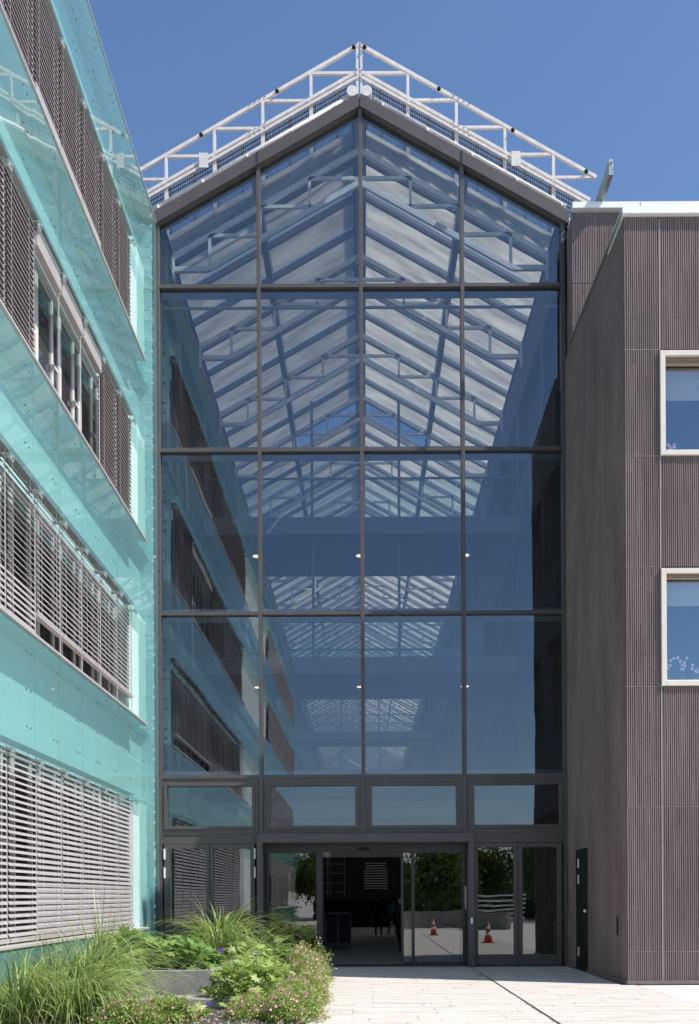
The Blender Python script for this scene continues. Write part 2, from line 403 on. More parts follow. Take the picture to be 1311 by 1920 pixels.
# notice tag
t = empty('wall_tag', 'small white tag with a black arch mark on the turquoise wall just above the plants', 'sign', loc=(-4.74, 21.15, .88))
MB().box(-.01, .0, -.06, .06, -.11, .09).build('plate', M['coping'], t)
g = MB()
for k in range(7):
    a0, a1 = math.pi*k/7, math.pi*(k+1)/7
    g.bar((.002, .03*math.cos(a0), .01+.03*math.sin(a0)), (.002, .03*math.cos(a1), .01+.03*math.sin(a1)), .008)
g.bar((.002, .03, .01), (.002, .03, -.05), .008).bar((.002, -.03, .01), (.002, -.03, -.05), .008)
g.build('mark', M['black'], t)

# ------------------------------------------------------------------ right office building (ribbed brown ceramic)
B = empty('brown_office_building', 'brown ribbed ceramic clad office building on the right of the entrance', 'building')
XF, YF, HT = 4.895, 18.85, 14.27
def side_x(y): return XF-(y-YF)*(.105/5.05)
cores = MB()
cores.prism([(4.97, -.02), (5.63, -.02), (5.63, 14.2), (4.97, 14.2)], 18.93, 23.0)
cores.box(5.63, 30, 18.93+1.6, 23.0, -.02, 14.2)
# front wall pieces round the window openings
WX = [(5.55, 8.15), (9.4, 12.0)]; WZ = [(5.54, 7.72), (9.82, 11.76)]
zz = [-.02, 5.62, 7.64, 9.90, 11.68, 14.2]
for i in range(5):
    if i in (1, 3):
        cores.box(8.07, 9.48, 18.93, 20.55, zz[i], zz[i+1]); cores.box(11.92, 30, 18.93, 20.55, zz[i], zz[i+1])
    else: cores.box(5.63, 30, 18.93, 20.55, zz[i], zz[i+1])
cores.build('wall', M['brick_back'], B)
MB().box(4.88, 30, 23.2, 60, -.02, 17.2).build('upper_wall', M['brick_back'], B)
def ribs(L, H, deep=0):      # panel in local x (0..L) and z (0..H), ribs proud towards -y
    m = MB(); ge_ = .001 if deep else .006; m.box(.001, L-.001, .0, .03, .001, H-.001, 1)
    x = .006; pitch = .0395
    while x < L-.02:
        z = ge_; wv = random.uniform(.022, .027)
        while z < H-.02:
            l = random.choice((.29, .58, .58, .88)); z2 = min(H-ge_, z+l)
            if H-ge_-z2 < .1: z2 = H-ge_
            p = random.uniform(.007, .018)+deep
            m.add([(x, 0, z), (x+wv, 0, z), (x+wv, 0, z2), (x, 0, z2), (x+.004, -p, z), (x+wv-.004, -p, z), (x+wv-.004, -p, z2), (x+.004, -p, z2)],
                  [(4, 5, 6, 7), (0, 1, 5, 4), (1, 2, 6, 5), (2, 3, 7, 6), (3, 0, 4, 7)])
            z = z2+.003
        x += pitch
    return m
BM = [M['brick'], M['brick_back']]
zr = [.07, .61, 3.30, 5.54, 7.76, 9.82, 11.80, 14.26]
for i in range(7):
    z0, z1 = zr[i], zr[i+1]
    ribs(.65, z1-z0-.006).build('cladding_panel', BM, B, loc=(4.90, 18.90, z0))
    cols = [(5.558, 8.15), (8.16, 9.395), (9.40, 12.0)]
    for x0, x1 in cols:
        if i in (3,) or i == 5:
            if x0 != 8.16: continue
        ribs(x1-x0, z1-z0-.006).build('cladding_panel', BM, B, loc=(x0, 18.90, z0))
# pale joint strip beside the corner column, corner edge, plinth
MB().box(5.545, 5.557, 18.878, 18.90, .07, 14.2).build('joint_strip', M['joint'], B)
for z in zr[1:7]: MB().box(5.558, 9.39, 18.885, 18.895, z-.006, z-.001).build('joint_strip', M['joint'], B) if z not in (5.54, 7.76, 9.82, 11.8) else None
for z in zr[1:7]: MB().box(4.90, 5.55, 18.885, 18.895, z-.006, z-.001).build('joint_strip', M['joint'], B)
bevel(MB().box(4.885, 30, 18.868, 18.93, 0, .068).build('plinth', M['plinth'], B), .004)
# side wall panels (facing the entrance): local x runs from far to near
ys = [(18.90, 20.35), (20.355, 21.95), (21.955, 23.12), (23.125, 23.88)]
for j, (a, b) in enumerate(ys):
    for i in range(7):
        z0, z1 = zr[i], zr[i+1]
        if j == 2:
            if i == 0: continue
            if i == 1: z0 = 2.70
        rb = ribs(b-a, z1-z0-.002, .014)
        ang = math.atan2(.105, 5.05)
        o = rb.build('cladding_panel', BM, B, loc=(side_x(b)+.036, b, z0), rot=(0, 0, -math.pi/2+ang))
bc = MB(); bc.add([(side_x(18.93)+.06, 18.93, -.02), (side_x(23.9)+.06, 23.9, -.02), (5.2, 23.9, -.02), (5.2, 18.93, -.02),
                  (side_x(18.93)+.06, 18.93, 14.19), (side_x(23.9)+.06, 23.9, 14.19), (5.2, 23.9, 14.19), (5.2, 18.93, 14.19)],
                 [(3, 2, 1, 0), (4, 5, 6, 7), (0, 1, 5, 4), (1, 2, 6, 5), (2, 3, 7, 6), (3, 0, 4, 7)])
bc.build('side_backing', M['brick_back'], B)
for a, b in ((18.88, 21.95), (23.12, 23.9)):
    MB().bar((side_x(a)-.006, a, .033), (side_x(b)-.006, b, .033), .03, .07).build('plinth', M['plinth'], B)
# copings
bevel(MB().box(4.85, 30, 18.80, 20.0, 14.275, 14.41).build('coping', M['coping'], B), .006)
MB().box(9.9, 9.93, 18.795, 18.80, 14.275, 14.41).build('coping_seam', M['galv'], B)
MB().bar((4.885, 18.83, 14.30), (4.80, 23.2, 14.30), .09, .045).build('side_coping', M['grate'], B)
# upper storey front, set back at 23.1
for i, (z0, z1) in enumerate(((14.2, 15.6), (15.605, 17.22))):
    for x0, x1 in ((4.82, 6.4), (6.41, 8.6)):
        ribs(x1-x0, z1-z0).build('cladding_panel', BM, B, loc=(x0, 23.16, z0))
ribs(.68, 17.22-14.2).build('cladding_panel', BM, B, loc=(4.86, 23.86, 14.2), rot=(0, 0, -math.pi/2))
o = MB().box(4.82, 30, 23.04, 23.2, 17.25, 17.385).build('upper_coping', M['coping'], B)
MB().box(6.35, 6.365, 23.034, 23.04, 17.25, 17.385).build('coping_seam', M['galv'], B)
# windows
for x0, x1 in WX:
    for wi, (z0, z1) in enumerate(WZ):
        wf = MB(); t_ = .095; yf = 18.84; yb_ = 19.12
        wf.box(x0, x0+t_, yf, yb_, z0, z1); wf.box(x1-t_, x1, yf, yb_, z0, z1)
        wf.box(x0+t_, x1-t_, yf+.001, yb_, z0, z0+t_); wf.box(x0+t_, x1-t_, yf+.001, yb_, z1-t_, z1)
        f = bevel(wf.build('window', M['creme'], B), .006)
        s_ = MB(); a, b, c, d = x0+t_, x1-t_, z0+t_, z1-t_
        s_.box(a, a+.05, 19.02, 19.08, c, d).box(b-.05, b, 19.02, 19.08, c, d).box(a+.05, b-.05, 19.021, 19.08, c, c+.05).box(a+.05, b-.05, 19.021, 19.08, d-.05, d)
        s_.build('sash', M['creme'], f)
        MB().box(a+.05, b-.05, 19.04, 19.055, c+.05, d-.05).build('pane', M['win_glass'], f)
        bl = MB()
        for k in range(5 if wi else 3): bl.box(a+.01, b-.01, 18.90, 18.98, d-.012-.028*k-.012, d-.012-.028*k)
        MB().box(a+.02, b-.02, 19.30, 19.31, d-(.62 if wi else .48), d).build('roller_blind', M['creme'], f)
        bl.build('slat_pack', M['wood'], f)
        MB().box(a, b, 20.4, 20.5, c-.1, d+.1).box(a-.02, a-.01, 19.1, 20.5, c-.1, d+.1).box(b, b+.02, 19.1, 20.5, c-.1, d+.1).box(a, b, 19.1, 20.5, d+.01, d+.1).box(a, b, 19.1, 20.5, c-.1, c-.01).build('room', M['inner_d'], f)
# orchids on the sill inside
def orchid(x, z, h, lab):
    t = empty('orchid', lab, 'plant', 'orchids behind the windows', (x, 19.3, z))
    MB().lathe([(.04, 0), (.055, .1)], 10).build('pot', M['creme'], t)
    l = MB()
    for k in range(4):
        a = k*1.57+.4; l.add([(0, 0, .1), (.05*math.cos(a)-.02*math.sin(a), .05*math.sin(a)+.02*math.cos(a), .15), (.13*math.cos(a), .13*math.sin(a), .12), (.05*math.cos(a)+.02*math.sin(a), .05*math.sin(a)-.02*math.cos(a), .15)], [(0, 1, 2, 3)])
    l.build('leaves', M['g_leaf'], t)
    s = MB(); f = MB()
    for k in range(2):
        dx = (-.05, .06)[k]; p = Vector((0, 0, .1))
        for i in range(6):
            q = Vector((dx*(i/5)**2*1.5, -.02, .1+h*(i+1)/6)); s.tube(p, q, .004, n=5); p = q
            if i > 1:
                c = q+Vector((random.uniform(-.03, .03), -.02, random.uniform(-.02, .02)))
                for a in range(5):
                    th = a*1.257+random.random(); d = Vector((math.cos(th), -.2, math.sin(th)))*.032; e = Vector((-math.sin(th), 0, math.cos(th)))*.016
                    f.add([c, c+d*.6+e, c+d, c+d*.6-e], [(0, 1, 2, 3)])
    s.build('stem', M['g_leaf'], t); f.build('flowers', M['orchid'], t)
orchid(5.80, 5.64, .42, 'pink orchid at the left edge of the lower window of the brown building')
orchid(6.07, 5.64, .40, 'pink orchid in the middle of the lower window of the brown building')
orchid(6.32, 5.64, .26, 'short pink orchid at the right edge of the lower window, by the picture edge')
orchid(5.86, 9.92, .16, 'faint low orchid on the sill of the upper window of the brown building')
# side door
D = MB(); xa = side_x(23.12)-.002; xb = side_x(21.95)-.002
def sidebar(y0, y1, z0, z1, off0, off1, name, m, par):
    return MB().add([(side_x(y)+o_, y, z) for z in (z0, z1) for y, o_ in ((y0, off0), (y1, off0), (y1, off1), (y0, off1))],
                    [(3, 2, 1, 0), (4, 5, 6, 7), (0, 1, 5, 4), (1, 2, 6, 5), (2, 3, 7, 6), (3, 0, 4, 7)]).build(name, m, par)
dd = sidebar(21.965, 23.11, 0.01, 2.69, .02, .055, 'side_door', M['black'], B)
for z in (.30, 1.92, 2.28): sidebar(22.80, 22.86, z, z+.20, .0, .018, 'hinge', M['coping'], dd)
MB().ball((side_x(22.1)-.02, 22.10, 1.32), .035).build('knob', M['coping'], dd)
sl = sidebar(19.42, 19.60, .87, 1.27, -.012, .01, 'intercom_slot', M['plinth'], B)
sidebar(19.45, 19.55, .90, 1.24, -.02, -.013, 'slot', M['black'], sl)
# cantilevered channel on the roof
cb = empty('davit_arm', 'galvanised steel channel arm jutting forward over the white roof edge of the brown building', 'davit arm', loc=(5.5, 23.7, 17.4))
MB().box(-.045, .045, -1.45, .4, .02, .035).box(-.045, -.03, -1.45, .4, .035, .36).box(-.045, .045, -1.46, -1.45, .02, .37).build('channel', M['galv'], cb)
MB().ball((.0, -1.47, .28), .018).build('bolt', M['black'], cb)
MB().box(-.10, .10, .0, .3, -.1, .018).build('foot', M['galv'], cb)
mbx = empty('roof_winch', 'white metal winch box on the roof at the lower right end of the gantry', 'winch', loc=(5.0, 23.9, 17.4))
bevel(MB().box(.0, .26, 0, .3, .05, .36).build('housing', M['white'], mbx), .01)
MB().box(-.06, .42, -.05, .35, 0, .045).build('base_plate', M['galv'], mbx)
MB().box(.27, .42, .05, .2, .05, .22).build('motor', M['white'], mbx)
MB().tube((.30, -.03, .05), (.30, -.03, .18), .02).build('lever', M['black'], mbx)

# ------------------------------------------------------------------ curtain wall of the atrium
F = empty('glass_entrance_front', 'tall gabled glass curtain wall with bronze frames between the two buildings', 'glass front')
SL = .566; HA = 20.52                                           # fascia top at the ridge
def rz(x, off=0): return HA-off-SL*abs(x)
mull = [-4.78, -2.40, .01, 2.40, 4.77]; tz = [16.06, 12.20, 8.35, 4.50]
hw = .045
def mul(x, z1): return MB().box(x-hw, x+hw, 23.93, 24.16, 2.93, z1)
for x in mull: 
    m_ = bevel(mul(x, rz(x, .28)+ (0 if abs(x) > .1 else .25)).build('mullion', M['frame'], F), .004)
MB().box(-4.82, -4.74, 23.93, 24.16, 0, 2.93).build('mullion', M['frame'], F); MB().box(4.72, 4.80, 23.93, 24.16, 0, 2.93).build('mullion', M['frame'], F)
for z in tz:
    for a, b in zip(mull, mull[1:]):
        MB().box(a+hw, b-hw, 23.935, 24.15, z-.04, z+.04).build('transom', M['frame'], F)
        # inner steel rail just behind, with thin upstand
        hh = .17 if z > 16 else .16
        MB().box(a+hw, b-hw, 24.17, 24.22, z-.16 if z > 5 else z-.04, z+hh).build('inner_rail', M['slab'], F)
        if z > 16: MB().box(a+hw, b-hw, 24.25, 24.30, z-.36, z-.31).build('tie_tube', M['purlin'], F)
# panes
def pane(name, poly, y, mt, par, th=.02, tilt=.16):
    cx = sum(p[0] for p in poly)/len(poly); cz = sum(p[1] for p in poly)/len(poly)
    o = MB().prism([(x-cx, z-cz) for x, z in poly], -th/2, th/2).build(name, mt, par, loc=(cx, y, cz))
    o.rotation_euler = (R(random.uniform(-tilt, tilt)), 0, R(random.uniform(-tilt, tilt))); return o
for i, (a, b) in enumerate(zip(mull, mull[1:])):
    a += hw-.01; b -= hw-.01
    pane('glass_pane', [(a, 16.09), (b, 16.09), (b, rz(b, .27)), (a, rz(a, .27))], 24.04, M['facade_glass'], F)
    for z0, z1 in ((12.2, 16.06), (8.35, 12.2), (4.5, 8.35)):
        pane('glass_pane', [(a, z0+.03), (b, z0+.03), (b, z1-.03), (a, z1-.03)], 24.04, M['facade_glass'], F)
# gable fascia
for s in (-1, 1):
    e = 4.9; inner = .012
    poly = [(s*inner, rz(0)), (s*inner, rz(0, .30)), (s*e, rz(e, .30)), (s*e, rz(e))]
    if s < 0: pass
    else: poly = poly[::-1]
    mb = MB().prism(poly, 23.86, 24.16); bevel(mb.build('gable_fascia', M['frame'], F), .004)
    sx = s*2.4; MB().bar((sx, 23.85, rz(2.4)+.0), (sx, 23.85, rz(2.4, .30)), .02, .012).build('fascia_seam', M['frame_dark'], F)
# clerestory windows above the doors
cl = [(-4.62, -2.62), (-2.19, -.19), (.21, 2.20), (2.62, 4.63)]
for (a, b), (ma, mc) in zip(cl, zip(mull, mull[1:])):
    z0, z1 = 3.34, 4.28
    w_ = MB()
    w_.box(ma+hw, a-.0, 23.96, 24.14, 3.15, 4.46).box(b, mc-hw, 23.96, 24.14, 3.15, 4.46).box(a, b, 23.96, 24.14, 3.15, z0).box(a, b, 23.96, 24.14, z1, 4.46)
    o = w_.build('clerestory_window', M['frame'], F)
    r_ = MB(); p = .075
    r_.box(a-p, a, 23.93, 23.96, z0-p, z1+p).box(b, b+p, 23.93, 23.96, z0-p, z1+p).box(a, b, 23.93, 23.96, z0-p, z0).box(a, b, 23.93, 23.96, z1, z1+p)
    bevel(r_.build('sash', M['frame'], o), .004)
    g_ = MB().box(a-.16, a-.155, 23.945, 23.96, z0-.14, z1+.12).box(b+.155, b+.16, 23.945, 23.96, z0-.14, z1+.12); g_.build('gasket', M['black'], o)
    pane('pane', [(a, z0), (b, z0), (b, z1), (a, z1)], 24.04, M['facade_glass'], o, .02, .06)
# doors beside the portal
def leaf(xa, xb, ga, gb, hinge, parent=F):
    z0, z1 = .28, 2.81
    m_ = MB().box(xa, ga, 23.97, 24.05, .02, 2.91).box(gb, xb, 23.97, 24.05, .02, 2.91).box(ga, gb, 23.97, 24.05, .02, z0).box(ga, gb, 23.97, 24.05, z1, 2.91)
    o = bevel(m_.build('door', M['frame'], parent), .004)
    pane('pane', [(ga, z0), (gb, z0), (gb, z1), (ga, z1)], 24.02, M['door_glass'], o, .02, .05)
    if hinge:
        for z in (2.56, 2.12, .4): MB().box(hinge-.018, hinge+.018, 23.925, 23.965, z, z+.25).build('hinge', M['coping'], o)
    return o
leaf(-4.70, -3.635, -4.58, -3.71, -4.685); leaf(-3.625, -2.56, -3.54, -2.67, -2.56)
leaf(2.62, 3.635, 2.70, 3.54, 0); d4 = leaf(3.645, 4.68, 3.75, 4.57, 0)
MB().box(-4.74, 4.72, 23.98, 24.12, 2.92, 3.15).build('lintel', M['frame'], F)
# portal frame around sliding doors
pf = MB().box(-2.50, -2.36, 23.78, 24.5, 0, 2.93).box(2.46, 2.60, 23.78, 24.5, 0, 2.93).box(-2.50, 2.60, 23.78, 24.5, 2.93, 3.145)
P = bevel(pf.build('portal', M['frame'], F), .005)
MB().box(-2.36, 2.46, 24.30, 24.52, 2.74, 2.93).build('header_box', M['frame_dark'], P)
s = MB()
for i in range(9): s.tube((-.13+i*.0325, 24.27, 2.80), (-.13+(i+1)*.0325, 24.27, 2.80), .035, n=10)
MB().box(-.14, .14, 24.24, 24.30, 2.77, 2.83).build('motion_sensor', M['black'], P)
def screen(name, xa, xb, y, fl, fr, mt='door_glass'):
    m_ = MB().box(xa, xa+fl, y, y+.06, .0, 2.74).box(xb-fr, xb, y, y+.06, .0, 2.74).box(xa+fl, xb-fr, y, y+.06, 0, .09).box(xa+fl, xb-fr, y, y+.06, 2.71, 2.74)
    o = m_.build(name, M['frame_dark'], P); pane('pane', [(xa+fl, .09), (xb-fr, .09), (xb-fr, 2.71), (xa+fl, 2.71)], y+.03, M[mt], o, .016, .04); return o
screen('fixed_screen', -2.34, -1.0, 24.35, .08, .13); screen('fixed_screen', 1.15, 2.44, 24.35, .07, .07)
screen('sliding_leaf', -2.25, -.97, 24.45, .05, .05); screen('sliding_leaf', .90, 2.35, 24.45, .06, .05)
MB().box(2.405, 2.44, 24.16, 24.2, 1.35, 1.9).build('grip', M['galv'], P)
MB().box(2.50, 2.55, 23.74, 23.78, 1.02, 1.15).build('door_switch', M['coping'], P)
MB().box(-.98, 2.44, 24.30, 24.75, -.003, .012).build('door_mat', M['mat'], P)

# ------------------------------------------------------------------ atrium hall: interior walls, floors
H_ = empty('atrium_hall', 'long interior hall of the atrium behind the glass front', 'hall')
YH = 118
MB().box(-4.9, 4.9, 24.31, YH, -.04, -.003).build('floor', M['floor'], H_)
MB().box(-4.9, 4.9, 30.2, 46, 4.02, 4.48).build('upper_floor', M['slab'], H_)
for s in (-1, 1):
    w_ = MB(); bands_i = [(-.02, 1.0), (3.7, 5.5), (7.9, 9.7), (11.9, 13.7), (16.0, 17.55)]
    xi, xo = 4.62, 5.0
    for z0, z1 in bands_i: w_.box(min(s*xi, s*xo), max(s*xi, s*xo), 24.2, YH, z0, z1)
    w_.build('gallery_band', M['inner'], H_)
    MB().box(min(s*5.0, s*5.1), max(s*5.0, s*5.1), 24.2, YH, -.02, 17.55).build('gallery_wall', M['inner'], H_)
    yy = 26
    cmx = MB().box(-.18, .18, -.22, .22, 0, 17).mesh('column', M['inner'])
    lm = [MB().box(-.02, .02, -.55, .55, z0+.02, z1-.02) for z0, z1 in zip((5.5, 9.7, 13.7), (7.9, 11.9, 16.0))]
    lms = [q.mesh('light_panel', M['inner_l']) for q in lm]
    while yy < 90:
        link('column', cmx, H_, (s*4.80, yy, 0))
        for q in lms: link('light_panel', q, H_, (s*4.92, yy+1.3, 0))
        yy += 4.1 if yy < 60 else 8.2
MB().box(-5, 5, YH, YH+.3, -.02, 20).build('end_wall', M['inner_l'], H_)
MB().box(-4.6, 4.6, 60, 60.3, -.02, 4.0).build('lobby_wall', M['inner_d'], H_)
# bridges
def bridge(y0, y1, zt, lab, lights):
    t = empty('footbridge', lab, 'footbridge', 'bridges across the atrium', (0, y0, zt))
    MB().box(-4.62, 4.62, .12, y1-y0-.12, -.47, 0).build('deck', M['slab'], t)
    MB().box(-4.62, 4.62, 0, .12, -.48, .02).build('edge_beam', M['slab'], t)
    MB().box(-4.62, 4.62, y1-y0-.12, y1-y0, -.48, .02).build('edge_beam', M['slab'], t)
    for yy in (.06, y1-y0-.06):
        MB().box(-4.6, 4.6, yy-.03, yy+.03, 1.14, 1.19).build('handrail', M['rafter'], t)
        MB().box(-4.6, 4.6, yy-.008, yy+.008, .03, 1.13).build('balustrade_glass', M['rail_glass'], t)
        for x in (-4.0, -1.45, 1.08, 3.6): MB().box(x-.03, x+.03, yy+.02, yy+.06, .02, 1.14).build('post', M['rafter'], t)
    if lights:
        for x in (-3.25, -.05, 3.2):
            MB().lathe([(.13, -.485), (.13, -.470)], 16, (x, 1.9, 0)).build('downlight', M['lamp'], t)
    for x in (-1.45, 1.1): MB().box(x-.04, x+.04, .2, .28, .02, 3.5).build('hanger', M['rafter'], t)
bridge(29.6, 33.5, 12.70, 'upper footbridge crossing the atrium with glass balustrade and three round downlights', True)
bridge(29.9, 33.8, 8.70, 'lower footbridge crossing the atrium with three round downlights beneath', True)
bridge(68, 71.5, 12.7, 'farthest upper footbridge deep inside the atrium', False)
bridge(66, 69.5, 8.7, 'farthest lower footbridge deep inside the atrium', False)
# lobby things seen through the open door
rl = empty('stair_railing', 'dark metal stair railing in the lobby left of the walking people', 'railing', loc=(-1.3, 34.5, 0))
for k in range(3): MB().tube((k*.42, k*.02, 0), (k*.42, k*.02, 1.1), .03).build('post', M['galv'], rl)
MB().tube((-.6, 0, 1.1), (.86, .04, 1.1), .03).build('handrail', M['galv'], rl)
MB().box(-.6, .84, .0, .02, .1, .95).build('panel', M['inner_d'], rl)
ct = empty('reception_counter', 'long dark reception counter at the back of the lobby', 'counter', loc=(0, 56, 0))
MB().box(-3.5, 1.5, 0, .7, 0, 1.5).build('front', M['black'], ct); MB().box(-3.6, 1.6, -.1, .8, 1.5, 1.56).build('top', M['frame_dark'], ct)
for k in range(9): MB().box(-3.4+k*.55, -3.38+k*.55, -.02, 0, .1, 1.45).build('rib', M['frame_dark'], ct)
lv = empty('louvre_screen', 'white louvre screen hanging at the back of the lobby', 'louvre screen', loc=(.65, 55, 2.1))
for k in range(11):
    for x in ((-.62, 0), (.04, .64)):
        if k > 7: MB().box(-.55, .55, 0, .05, k*.135, k*.135+.045).build('slat', M['lamp'] if 0 else M['coping'], lv); break
        MB().box(x[0], x[1], 0, .05, k*.135, k*.135+.045).build('slat', M['coping'], lv)
for k, x in enumerate((-3.6, -2.7, -1.8)):
    sh = empty('display_rack', ['tall dark display rack at the left end of the lobby back wall', 'dark display rack second from the left at the back of the lobby', 'dark display rack beside the louvre screen in the lobby'][k], 'rack', 'racks in the lobby', (x, 54, 1.6))
    MB().box(0, .04, 0, .3, 0, 2.2).box(.76, .8, 0, .3, 0, 2.2).build('frame', M['galv'], sh)
    for z in (.3, .8, 1.3, 1.8): MB().box(.04, .76, 0, .3, z, z+.03).build('shelf', M['galv'], sh)

# ------------------------------------------------------------------ atrium roof
T = empty('atrium_roof', 'pitched glazed roof of the atrium with pale rafters and stepped white trusses', 'roof')
RZ0 = 20.42; eave = 4.85
def rr(x, off=0): return RZ0-off-SL*abs(x)
RS = 4.1/3; y0 = 24.2; nR = 69
nrm = math.atan(SL); cs = math.cos(nrm)
rmesh = {s: MB().bar((s*.12, 0, rr(.12, .15)), (s*eave, 0, rr(eave, .15)), .09, .15, up=(0, 0, 1)).mesh('rafter', M['rafter']) for s in (-1, 1)}
pmesh = {}; first = {}
for s in (-1, 1):
    for seg, (a, b) in enumerate(((.16, 2.42), (2.58, eave))):
        def quad(h, ya=.07, yb=RS-.07):
            return MB().add([(s*a, ya, rr(a, h)), (s*b, ya, rr(b, h)), (s*b, yb, rr(b, h)), (s*a, yb, rr(a, h)),
                 (s*a, ya, rr(a, h)+.03), (s*b, ya, rr(b, h)+.03), (s*b, yb, rr(b, h)+.03), (s*a, yb, rr(a, h)+.03)],
                 [(0, 3, 2, 1), (4, 5, 6, 7), (0, 1, 5, 4), (1, 2, 6, 5), (2, 3, 7, 6), (3, 0, 4, 7)] if s > 0 else
                 [(0, 1, 2, 3), (7, 6, 5, 4), (4, 5, 1, 0), (5, 6, 2, 1), (6, 7, 3, 2), (7, 4, 0, 3)])
        first[s, seg, 1] = quad(.05, .30, .50).mesh('roof_panel', M['roof_clear']); first[s, seg, 0] = quad(.05, .52, RS-.07).add(*(lambda q: (q.v, q.f))(quad(.05, .0, .28))).mesh('roof_panel', M['roof_panel'])
        pmesh[s, seg, 0] = quad(.05).mesh('roof_panel', M['roof_panel']); pmesh[s, seg, 1] = quad(.05).mesh('roof_panel', M['roof_clear'])
clear = {(1, 0, 10), (-1, 0, 10), (-1, 0, 21), (1, 0, 21)}
barm = {s: MB().bar((s*.16, 0, rr(.16, .03)), (s*eave, 0, rr(eave, .03)), .03, .05).mesh('glazing_bar', M['rafter']) for s in (-1, 1)}
for k in range(nR):
    yy = y0+k*RS
    for s in (-1, 1):
        link('rafter', rmesh[s], T, (0, yy, 0))
        for seg in (0, 1):
            if k == 0:
                link('roof_panel', first[s, seg, 1], T, (0, yy, 0)); link('roof_panel', first[s, seg, 0], T, (0, yy, 0)); continue
            link('roof_panel', pmesh[s, seg, 1 if (s, seg, k) in clear  else 0], T, (0, yy, 0))
YR = y0+nR*RS
for s in (-1, 1):
    MB().bar((s*2.5, 24.2, rr(2.5, .22)), (s*2.5, YR, rr(2.5, .22)), .16, .30).build('purlin', M['purlin'], T)
    MB().bar((s*4.72, 24.2, rr(4.72, .30)), (s*4.72, YR, rr(4.72, .30)), .2, .2).build('eave_beam', M['purlin'], T)
MB().box(-.13, .13, 24.2, YR, RZ0-.38, RZ0-.06).build('ridge_beam', M['purlin'], T)
MB().box(-.2, .2, 24.2, YR, RZ0-.02, RZ0+.06).build('ridge_cap', M['frame'], T)
# interior stepped truss
def truss_mesh():
    m = MB(); o1, o2 = .40, 1.20
    for s in (-1, 1):
        m.bar((0, 0, rr(0, o1)), (s*4.6, 0, rr(4.6, o1)), .07, .12)
        m.bar((0, 0, rr(0, o2)), (s*3.75, 0, rr(3.75, o2)), .09, .13)
        step = .80/SL
        xs = [1.24, 2.46, 3.70]
        for x in xs:
            m.bar((s*x, 0, rr(x, o1)), (s*x, 0, rr(x, o2)), .07)
        prev = 0
        for x in [1.24, 2.46, 3.70]:
            zt_ = rr(x, o1); m.bar((s*x, 0, zt_), (s*max(0, (RZ0-o2-zt_)/SL), 0, zt_), .07, .08)
        m.bar((s*3.75, 0, rr(3.75, o2)), (s*4.7, 0, rr(3.75, o2)), .09, .12)
        m.bar((s*4.62, 0, rr(4.62, .3)), (s*4.62, 0, rr(3.75, o2)-.3), .10, .12)
    m.bar((0, 0, rr(0, .3)), (0, 0, rr(0, 1.25)), .08)
    return m.mesh('roof_truss', M['white2'])
tm = truss_mesh()
for k in range(22): link('roof_truss', tm, T, (0, 25.0+4.1*k, 0))
pend = MB().lathe([(.02, .9), (.02, .32), (.06, .30), (.08, .12), (.17, .03), (.19, 0), (.05, .02)], 14).mesh('pendant_lamp', M['galv'])
ords = ['nearest to the glass', 'second from the glass', 'third from the glass', 'fourth from the glass', 'fifth from the glass', 'sixth from the glass', 'seventh from the glass', 'farthest inside']
for k in range(8):
    tag(link('pendant_lamp', pend, None, (-.03, 27.0+4.1*k, 18.35 if 1 else 0)), 'bell shaped metal pendant lamp under the ridge, '+ords[k], 'lamp', 'pendant lamps under the ridge')
